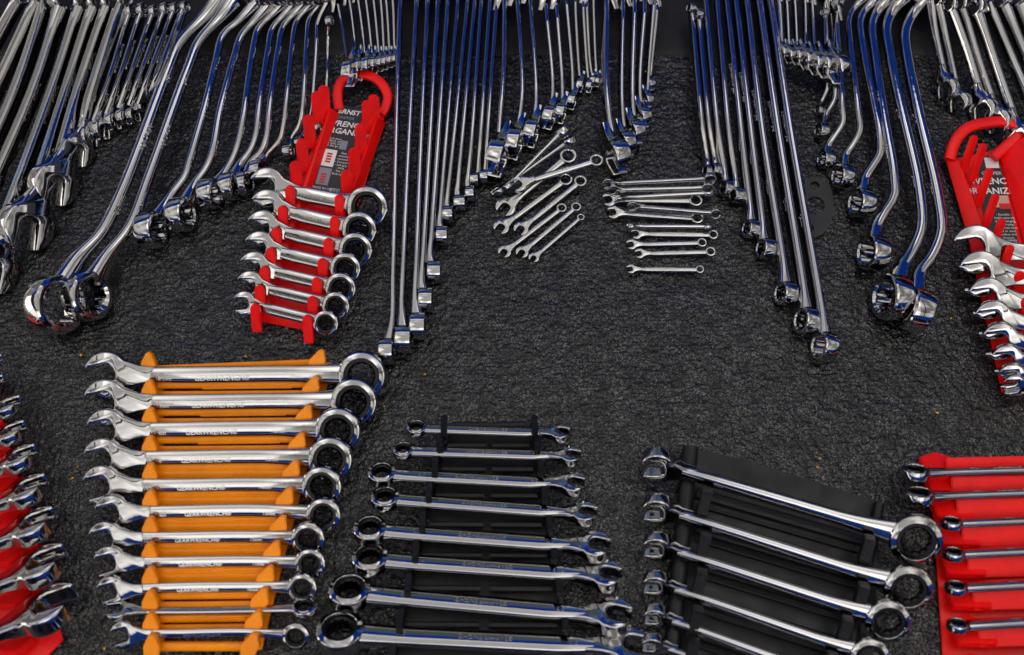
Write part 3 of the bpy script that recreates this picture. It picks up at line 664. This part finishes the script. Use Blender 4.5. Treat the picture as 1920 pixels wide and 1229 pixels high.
# printed card
c0 = P(608, 362, .0042); c1 = P(655, 200, .0042); up_ = c1 - c0; up_[2] = 0; LC = np.linalg.norm(up_); rd = np.cross(nrm(up_), (0, 0, 1)); WCd = .0235
org = c0; cardo = quad(RA, 'card', org, rd, (0, 0, 1), -WCd * .48, .0, WCd * .62, LC, CARD)
def ct(s, u, v, size, m, **k): txt(cardo, s, org + rd * u + nrm(up_) * v + np.array([0, 0, .0003]), size, m, rd, (0, 0, 1), **k)
cardo_m = cardo.matrix_world.copy()
ct('ERNST', .0015, LC * .93, .0072, WHITE, shear=.2, bold=.03); ct('ERNST', .0015, LC * .93, .0070, INKRED, shear=.2, bold=.012)
ct('GRIPPER', -.0005, LC * .86, .0046, INKGREY, shear=.25)
ct('WRENCH', .0026, LC * .785, .0084, WHITE, shear=.15, bold=.02); ct('ORGANIZER', .0046, LC * .70, .0084, WHITE, shear=.15, bold=.02)
for k, s in enumerate(('Use in your', 'toolbox, on', 'the wall, or', 'on the go')): ct(s, -.0055, LC * (.61 - .028 * k), .0031, WHITE)
for k, s in enumerate(('Easy', 'wrench', 'removal', '- Compact', '- Soft grip', '- Wall', '- Fits all', '- Built to last')): ct(s, .0080, LC * (.46 - .034 * k), .0030, WHITE)
quad(cardo, 'picture', org, rd, (0, 0, 1), -.0105, LC * .29, .0010, LC * .48, WHITE, .0003)
quad(cardo, 'picture', org, rd, (0, 0, 1), -.0105, LC * .08, .0010, LC * .27, INKGREY, .0003)
for k in range(4):
    quad(cardo, 'picture', org, rd, (0, 0, 1), -.0075, LC * (.33 + .03 * k), -.0025, LC * (.35 + .03 * k), INKRED, .0006)
    quad(cardo, 'picture', org, rd, (0, 0, 1), -.0075, LC * (.10 + .03 * k), -.0025, LC * (.12 + .03 * k), INKRED, .0006)
quad(cardo, 'picture', org, rd, (0, 0, 1), .0015, LC * .50, .0085, LC * .60, INKGREY, .0003)
ct('MADE IN USA', -.003, LC * .045, .0033, WHITE)
quad(cardo, 'barcode', org, rd, (0, 0, 1), .0045, LC * .01, .0135, LC * .06, WHITE, .0003)
for k in range(9): quad(cardo, 'barcode', org, rd, (0, 0, 1), .0052 + .0009 * k, LC * .015, .0055 + .0009 * k + .0002 * (k % 3), LC * .055, CARD, .0006)
G = 'ratcheting wrenches in the red rack left of the long wrenches'
rows = [((503, 352), (689, 388), 36, 39, '18mm'), ((502, 390), (674, 430), 33, 33, '15mm'), ((494, 428), (667, 468), 32, 32, '14mm'), ((488, 466), (648, 503), 31, 29, '13mm'), ((478, 503), (639, 540), 30, 29, '12mm'), ((470, 536), (630, 573), 27, 26, '11mm'), ((459, 569), (611, 606), 22, 24, '10mm')]
for i, (p0, p1, ro, rb, s) in enumerate(rows):
    wr('ratcheting_wrench', 'ratcheting wrench in the printed red rack left of centre, %s from the top' % ORD[i], G, p0, p1, .017, .019, tilt(TA + random.uniform(-1.5, 1.5)), ('open', ro, .26, 1), ('ratchet', rb, .30), 15.0 - .7 * i, 4.8 - .15 * i, ex=4.2,
       marks=(('GEARWRENCH', .42, 9.5 - .4 * i, 1, False, DARKST, -.0012), (s, .62, 10 - .3 * i, 1, False, DARKST, -.0012)))
# ---------------------------------------------------------------- red rack at the right edge
RB = rack_root('wrench_rack', 'red plastic wrench rack with wide loop handle, cut off by the right edge', (1880, 460))
plate('base', [(1775, 300, .003), (1960, 262, .003), (2040, 700, .003), (1990, 740, .003), (1880, 735, .003), (1815, 440, .003)], .0028, RED, RB)
plate('side_wall', [(1772, 296, .008), (1797, 300, .014), (1852, 452, .014), (1862, 520, .010), (1840, 520, .004), (1815, 446, .004)], .003, RED, RB)
plate('side_wall', [(1874, 292, .006), (1940, 240, .030), (1990, 470, .030), (1924, 470, .006)], .003, RED, RB)
bar_px('handle', (1780, 300, .012), (1862, 296, .010), .0052, .0034, RED, RB, mid=[(1790, 268, .016), (1812, 242, .018), (1850, 231, .018), (1890, 230, .018), (1912, 240, .018), (1910, 254, .016), (1890, 272, .013)])
tips = [(1828, 256), (1845, 271), (1857, 318), (1868, 366), (1880, 412), (1896, 462), (1912, 512), (1926, 560), (1938, 604), (1950, 650), (1960, 690)]
for i, (x, y) in enumerate(tips):
    if i < 6: root_, tip = P(x - 25, y + 70, .008), P(x, y - 2, .034)
    else: root_, tip = P(x - 3, y + 34, .012), P(x, y - 2, .030)
    ln = np.linalg.norm(tip - root_); td = (tip - root_) / ln; xd = np.array([.8, .35, -.1]) if i < 6 else np.array([1.0, .1, 0]); xd = nrm(xd - td * xd.dot(td))
    put(RB, 'prong', prong_mesh('B%d' % i, fingr(.0075 if i < 6 else .011, ln), .0045 if i < 6 else .006), RED, xd, np.cross(xd, td), root_)
c0 = P(1893, 462, .0042); c1 = P(1858, 293, .0042); up_ = c1 - c0; up_[2] = 0; LC = np.linalg.norm(up_); rd = np.cross(nrm(up_), (0, 0, 1)); org = c0
v = [c0 - rd * .020, c0 + rd * .0085, c1 + rd * .0065, c1 - rd * .013]
v = [q + np.array([0, 0, k]) for k in (0, .0002) for q in v]
cardo = link('card', mesh('card', v, [(0, 3, 2, 1), (4, 5, 6, 7), (0, 1, 5, 4), (1, 2, 6, 5), (2, 3, 7, 6), (3, 0, 4, 7)], False), CARD, RB); cardo.matrix_local = RB.matrix_world.inverted()
bpy.context.view_layer.update()
quad(cardo, 'picture', org, rd, (0, 0, 1), -.007, LC * .86, .0055, LC * .98, WHITE, .0003); ct('5070', -.001, LC * .93, .0066, CARD, bold=.02)
ct('GRIPPER', -.003, LC * .80, .0050, WHITE); ct('WRENCH', -.004, LC * .71, .0092, WHITE, bold=.02); ct('ORGANIZER', -.006, LC * .60, .0092, WHITE, bold=.02)
quad(cardo, 'picture', org, rd, (0, 0, 1), -.005, LC * .42, .0078, LC * .55, SKIN, .0003); quad(cardo, 'picture', org, rd, (0, 0, 1), -.002, LC * .40, .0075, LC * .46, INKRED, .0006)
for k, s in enumerate(('- Durable -', 'holds securely', 'during hanging', 'or carrying', '- Magnetic base', 'wall or steel', 'toolbox and', 'drawers')): ct(s, .0005, LC * (.34 - .036 * k), .0032, WHITE)
quad(cardo, 'barcode', org, rd, (0, 0, 1), -.006, LC * .005, .0072, LC * .065, WHITE, .0003)
for k in range(12): quad(cardo, 'barcode', org, rd, (0, 0, 1), -.0052 + .001 * k, LC * .012, -.0048 + .001 * k + .0002 * (k % 3), LC * .058, CARD, .0006)
G = 'ratcheting wrenches in the red rack at the right edge'
rows = [((1828, 468), 44), ((1838, 514), 42), ((1852, 560), 38), ((1862, 600), 36), ((1875, 640), 35), ((1888, 676), 30), ((1898, 708), 27), ((1902, 724), 22)]
for i, (p0, ro) in enumerate(rows):
    p1 = (p0[0] + 210 - 8 * i, p0[1] + 14)
    wr('ratcheting_wrench', 'chrome ratcheting wrench in the red rack at the right edge, %s from the top' % ORD[i], G, p0, p1, .020, .022, tilt(30 + 3 * i, -22), ('open', ro, .26, 1), ('ratchet', ro, .30), 13 - .7 * i, 4.6 - .15 * i,
       marks=(('%dmm' % (19 - i), .62, 10, 1, False),))
# ---------------------------------------------------------------- red rack in the lower left corner
RC = rack_root('wrench_rack', 'red plastic wrench rack cut off by the lower left corner', (20, 1000))
plate('base', [(-60, 660, .003), (-20, 700, .003), (118, 1200, .003), (60, 1260, .003), (-160, 1330, .003), (-200, 700, .003)], .0028, RED, RC)
G = 'ratcheting wrenches in the red rack at the lower left corner'
rows = [((2, 672), 20), ((4, 712), 25), ((36, 752), 28), ((44, 800), 31), ((64, 846), 35), ((83, 904), 40), ((98, 968), 45), ((117, 1040), 50), ((136, 1118), 57)]
for i, (p, ro) in enumerate(rows):
    d = np.array([-0.90, 0.42]) * (190 + 14 * i)
    p0 = (p[0] - ro * .80, p[1] + ro * .42)
    wr('ratcheting_wrench', 'chrome ratcheting wrench on edge in the lower left red rack, %s from the top' % ORD[i], G, p0, (p0[0] + d[0], p0[1] + d[1]), .026, .026, nrm((-0.28, 0.58, 0.76)), ('open', ro, .34, -1), ('ratchet', ro * .9, .34), 11 + .9 * i, 6.5 + .5 * i)
    xd = nrm((0.92, -0.40, 0))
    q = P(p0[0] - ro * 1.15, p0[1] + ro * .95 + 4, .018)
    put(RC, 'prong', prong_mesh('C', [(-.050, 0), (.006, 0), (.009, .016), (-.050, .024)], .006), RED, xd, nrm((-.28, .58, .76)), q - nrm((.1, .8, .5)) * .012)
# ---------------------------------------------------------------- orange rack
TD = 31; AXD = tilt(TD)
RD = rack_root('wrench_rack', 'orange plastic wrench rack holding eleven ratcheting wrenches', (400, 950))
ys = [702, 753, 804, 857, 909, 958, 1007, 1053, 1101, 1144, 1187]
def rx(y): return lerp(612, 478, (y - 680) / 520.0)
plate('left_rail', [(268, 690, .004), (306, 690, .004), (306, 1216, .004), (272, 1222, .004)], .0036, ORANGE, RD)
plate('right_rail', [(rx(680) - 30, 680, .004), (rx(680) + 12, 680, .004), (rx(1215) + 16, 1218, .004), (rx(1215) - 22, 1222, .004)], .0036, ORANGE, RD)
tabs = [(280, 681), (281, 733), (282, 785), (282, 838), (283, 889), (283, 940), (283, 990), (282, 1038), (283, 1084), (283, 1128), (284, 1170), (286, 1210)]
tabr = [(592, 676), (580, 727), (567, 781), (554, 833), (543, 885), (531, 936), (519, 988), (507, 1036), (495, 1082), (484, 1124), (473, 1166), (466, 1208)]
tD = np.array([0, math.cos(R_(TD)), math.sin(R_(TD))])
for i in range(12):
    for s, (x, y) in ((0, tabs[i]), (1, tabr[i])):
        kx = 0.0 if s == 0 else .005
        me = prong_mesh('D%d' % s, [(-.0054, 0), (.0058, 0), (.0072 + kx * .5, .0075), (.0030 + kx, .0175), (-.0008 + kx, .0178), (-.0056 + kx * .2, .0085)], .0072)
        put(RD, 'prong', me, ORANGE, (1, -.02, 0), AXD, P(x - 2, y, .019) - tD * .0082)
for i in range(10):
    y = (ys[i] + ys[i + 1]) / 2 + 3; xr = rx(y) - 4
    bar_px('crossbar', (296, y - 8, .0105), (xr, y - 10, .0105), .0031 if i < 3 or i > 7 else .0040, .0016, ORANGE, RD, AXD)
    bar_px('crossbar', (296, y + 10, .0075), (xr, y + 8, .0075), .0060 if 2 < i < 8 else .0030, .0016, ORANGE, RD, AXD)
    if i > 3:
        for k in (0, 1): bar_px('rib', (lerp(296, xr, .18 + .42 * k), y - 12, .0125), (lerp(296, xr, .48 + .42 * k), y - 13, .0125), .0012, .0010, ORANGE, RD, AXD)
    else: bar_px('rib', (lerp(296, xr, .28), y - 2, .0100), (lerp(296, xr, .84), y - 4, .0100), .0010, .0008, ORANGE, RD, AXD)
bar_px('crossbar', (280, 1212, .008), (470, 1212, .008), .0036, .003, ORANGE, RD, AXD)
bar_px('crossbar', (290, 692, .006), (600, 680, .006), .0030, .002, ORANGE, RD, AXD)
G = 'ratcheting wrenches in the orange rack'
rows = [((203, 702), (679, 703), 42, 45), ((201, 754), (664, 753), 42, 44), ((203, 806), (634, 806), 39, 43), ((196, 860), (620, 860), 38, 42), ((193, 910), (604, 911), 37, 38), ((212, 962), (607, 965), 34, 33), ((200, 1010), (578, 1010), 33, 32), ((207, 1055), (582, 1056), 31, 29), ((210, 1108), (567, 1102), 28, 28), ((222, 1144), (571, 1140), 26, 25), ((233, 1190), (555, 1193), 26, 26)]
for i, (p0, p1, ro, rb) in enumerate(rows):
    tl = TD + random.uniform(-2, 2) + (30 if i == 9 else 0)
    tl = -38 if i == 9 else tl
    wr('ratcheting_wrench', 'chrome ratcheting wrench in the orange rack, %s from the top' % ORD[i], G, p0, p1, .0185, .0195, tilt(tl), ('open', ro, .27, 1), ('ratchet', rb, .31), 15.5 - .75 * i, 5.6 - .2 * i,
       mid=[(lerp(p0[0], p1[0], .3), ys[i] + 1, .0185), (lerp(p0[0], p1[0], .7), ys[i] - 1, .0185)],
       marks=(('%d mm' % (18 - i), .22, 11 - .3 * i, 1, False, CHROME, -.003 + .00012 * i), ('GEARWRENCH\u00ae', .45, 13.5 - .4 * i, 1, False, CHROME, -.003 + .00012 * i), ('%dmm' % (18 - i), .74, 11 - .3 * i, 1, False, CHROME, -.002)) if i != 9 else ())
# ---------------------------------------------------------------- black rack with ring ends to the left
TE = -30; AXE = tilt(TE)
RE = rack_root('wrench_rack', 'black plastic wrench rack in the bottom middle holding eight wrenches, rings to the left', (930, 1000))
rows = [((781, 804), (1050, 813), 18, 17, '1/4'), ((756, 846), (1070, 856), 19, 18, '5/16'), ((716, 890), (1074, 909), 25, 21, '3/8'), ((722, 936), (1096, 964), 26, 22, '7/16'), ((694, 995), (1116, 1026), 30, 26, '1/2'), ((694, 1050), (1136, 1081), 33, 27, '9/16'), ((656, 1112), (1150, 1157), 38, 32, '5/8'), ((638, 1188), (1184, 1216), 43, 36, '3/4')]
plate('base', [(846, 792, .003), (996, 792, .003), (1070, 1240, .003), (742, 1240, .003)], .0028, BLACKP, RE)
def lx(y): return lerp(832, 745, (y - 805) / 385.0)
def rx2(y): return lerp(1002, 1062, (y - 805) / 385.0)
my = [811, 852, 900, 951, 1009, 1066, 1134, 1202]
for k, fx in enumerate((lx, rx2)):
    bar_px('rail', (fx(795), 795, .006), (fx(1240), 1240, .006), .0028, .005, BLACKP, RE)
tE = np.array([0, -math.cos(R_(30)), math.sin(R_(30))])
tops = [806] + [(my[i] + my[i + 1]) / 2 + 6 for i in range(7)] + [1236]
for y in tops:
    for fx in (lx, rx2):
        put(RE, 'prong', prong_mesh('E', [(-.0026, 0), (.0026, 0), (.0026, .021), (-.0026, .021)], .006), BLACKP, (-1, -.02, 0), tilt(-30), P(fx(y), y, .024) - tE * .016)
for i in range(8):
    y = my[i] - 14 if i == 0 else (my[i] + my[i - 1]) / 2 + 4
    bar_px('crossbar', (lx(y) + 14, y, .010), (lerp(lx(y), rx2(y), .48), y, .010), .0026, .002, BLACKP, RE)
    bar_px('crossbar', (lerp(lx(y), rx2(y), .54), y, .010), (rx2(y) - 14, y, .010), .0026, .002, BLACKP, RE)
G = 'ratcheting wrenches in the bottom middle black rack'
for i, (p0, p1, ro, rb, s) in enumerate(rows):
    wr('ratcheting_wrench', 'chrome ratcheting wrench in the bottom middle black rack, %s from the top' % ORD[i], G, p0, p1, .019, .019, tilt(TE + random.uniform(-2, 2)), ('ratchet', ro * 1.06, .42), ('open', rb * 1.16, .42, -1), 11 + 1.3 * i, 6.2 + .8 * i,
       marks=((s, .21, 9.5 + .5 * i, 1, True, CHROME, .0004), ('GEARWRENCH\u00ae', .50, 10 + .55 * i, 1, True, CHROME, .0004), (s, .80, 9.5 + .5 * i, 1, True, CHROME, .0004)))
# ---------------------------------------------------------------- black rack at the lower right
RF = rack_root('wrench_rack', 'dusty black plastic wrench rack at the lower right holding slanted ratcheting wrenches', (1450, 1050))
plate('base', [(1302, 842, .003), (1400, 862, .003), (1652, 942, .003), (1636, 1240, .003), (1270, 1240, .003)], .0028, BLACKP, RF)
bar_px('rail', (1294, 842, .010), (1258, 1240, .010), .0065, .009, BLACKP, RF)
bar_px('rail', (1648, 945, .006), (1590, 1240, .006), .0040, .005, BLACKP, RF)
rows = [((1234, 872), (1716, 1012), 34, 54), ((1233, 955), (1702, 1103), 31, 50), ((1232, 1025), (1664, 1164), 29, 46), ((1230, 1095), (1630, 1232), 27, 42), ((1229, 1155), (1590, 1285), 24, 40), ((1224, 1208), (1560, 1330), 22, 38)]
AXF = nrm((-.18, -0.86, .48))
for k in range(6):
    bar_px('rib', (1306, 925 + 66 * k, .0062), (1632 - 9 * k, 1018 + 66 * k, .0062), .0042, .0022, BLACKP, RF)
    bar_px('rib', (1306, 948 + 66 * k, .0050), (1630 - 9 * k, 1041 + 66 * k, .0050), .0012, .0016, BLACKP, RF)
for i, (p0, p1, ro, rb) in enumerate(rows):
    for f_ in (.17, .80):
        x, y = lerp(p0[0], p1[0], f_), lerp(p0[1], p1[1], f_) + 40
        put(RF, 'prong', prong_mesh('F', [(-.0042, 0), (.0042, 0), (.0042, .024), (-.0042, .024)], .012), BLACKP, (1, -.25, 0), nrm((-.18, -.6, .75)), P(x, y, .030) - nrm((0, .75, .65)) * .016)
G = 'ratcheting wrenches in the lower right black rack'
for i, (p0, p1, ro, rb) in enumerate(rows):
    wr('ratcheting_wrench', 'chrome ratcheting wrench slanted in the lower right black rack, %s from the top' % ORD[i], G, p0, p1, .026, .028, AXF, ('open', ro, .42, 1), ('ratchet', rb * .92, .26), 13.5 - .7 * i, 9 - .5 * i, axisB=nrm((-.10, -.58, .80)),
       marks=(('%dmm' % (19 - i), .24, 9, 1, False, CHROME, -.001), ('CRAFTSMAN', .50, 10, 1, False, CHROME, -.001), ('%dmm' % (19 - i), .74, 9, 1, False, CHROME, -.001)))
# ---------------------------------------------------------------- red rack in the lower right corner
RG = rack_root('wrench_rack', 'bright red plastic wrench rack cut off by the lower right corner', (1850, 1040))
sy = [889, 931, 980, 1036, 1097, 1166, 1240]; sx = [1790, 1800, 1808, 1816, 1824, 1834, 1844]
plate('base', [(1745, 868, .003), (2080, 850, .003), (2120, 1260, .003), (1770, 1260, .003)], .0028, RED, RG)
for i, y in enumerate([858] + [s + 5 for s in sy]):
    x = 1738 + 10 * i; y2 = (sy[i] - 6) if i < 7 else 1290
    put(RG, 'prong', prong_mesh('G', [(-.016, 0), (.014, 0), (.0155, .006), (.006, .022), (-.004, .026), (-.018, .020)], .008), RED, (1, -.05, 0), tilt(-24), P(x + 36, y + 40, .014))
    put(RG, 'crossbar', prong_mesh('Gb', [(0, 0), (.16, 0), (.16, .018), (0, .018)], .004), RED, (1, .02, 0), tilt(20), P(x + 36, y + 42, .012))
G = 'ratcheting wrenches in the lower right red rack'
for i in range(7):
    p0 = ((1716 + 7 * i) if i < 2 else (1776 + 4 * i), sy[i] - 2 + 2 * i)
    wr('ratcheting_wrench', 'ratcheting wrench in the lower right corner red rack, %s from the top' % ORD[i], G, p0, (p0[0] + 330, sy[i] - 12), .022, .024, tilt(-52), ('ratchet', 27 + 2.2 * i if i < 2 else 21, .40), ('open', 27 + 2 * i, .3, 1), 10 + .7 * i, 6.5 + .4 * i,
       marks=(('MASTERGRIP', .52, 9, 1, True), ('%dmm' % (8 + i), .33, 8, 1, True)))
# ---------------------------------------------------------------- flat gasket and crumbs
def gasket():
    c = P(1532, 391, .0); u = mpp(1532, 391)
    holes = [((1528, 386), 18.5), ((1528, 348), 8.5), ((1519, 429), 7.5)]
    outl = [(1505, 352), (1512, 338), (1530, 332), (1548, 338), (1558, 352), (1563, 376), (1563, 402), (1556, 424), (1542, 440), (1522, 448), (1506, 444), (1500, 428), (1498, 390)]
    bm = bmesh.new()
    def loop(pts):
        vs = [bm.verts.new(P(x, y, .0015)) for x, y in pts]; return [bm.edges.new((vs[i], vs[(i + 1) % len(vs)])) for i in range(len(vs))]
    E = loop(outl)
    for (hx, hy), r in holes: E += loop([(hx + r * math.cos(2 * math.pi * k / 24), hy + r * .92 * math.sin(2 * math.pi * k / 24)) for k in range(24)])
    bmesh.ops.triangle_fill(bm, edges=E, use_beauty=True)
    fs = list(bm.faces)
    ex = bmesh.ops.extrude_face_region(bm, geom=fs)
    bmesh.ops.translate(bm, verts=[q for q in ex['geom'] if isinstance(q, bmesh.types.BMVert)], vec=(0, 0, -.0012))
    bmesh.ops.recalc_face_normals(bm, faces=bm.faces)
    me = bpy.data.meshes.new('gasket'); bm.to_mesh(me); bm.free()
    tag(link('gasket', me, GASKET), 'flat dark grey gasket with one large and two small holes, behind the last long wrench', 'gasket')
gasket()
cr = [(152, 666, 4), (461, 668, 3.4), (720, 762, 3.2), (146, 875, 2.6), (135, 897, 3.4), (196, 1216, 4), (1758, 774, 3.5), (1538, 860, 3), (1533, 876, 3), (1548, 448, 2.4), (175, 752, 2.4), (1783, 597, 2.4), (796, 702, 2.6), (414, 1214, 2.6), (1512, 262, 2)]
v = []; f = []
for x, y, r in cr:
    c = P(x, y, .0012); u = mpp(x, y); o = len(v); a = random.uniform(0, 3)
    for k in range(5): v.append(c + np.array([math.cos(a + k * 1.25) * r * u * (1.3 if k % 2 else .6), math.sin(a + k * 1.25) * r * u * .8, random.uniform(-.0004, .0004)]))
    v.append(c + np.array([0, 0, .0014]))
    f += [(o + k, o + (k + 1) % 5, o + 5) for k in range(5)] + [tuple(o + k for k in reversed(range(5)))]
tag(link('crumbs', mesh('crumbs', v, f, False), ORK), 'tiny yellow crumbs scattered over the black mat', 'crumbs', None, 'stuff')
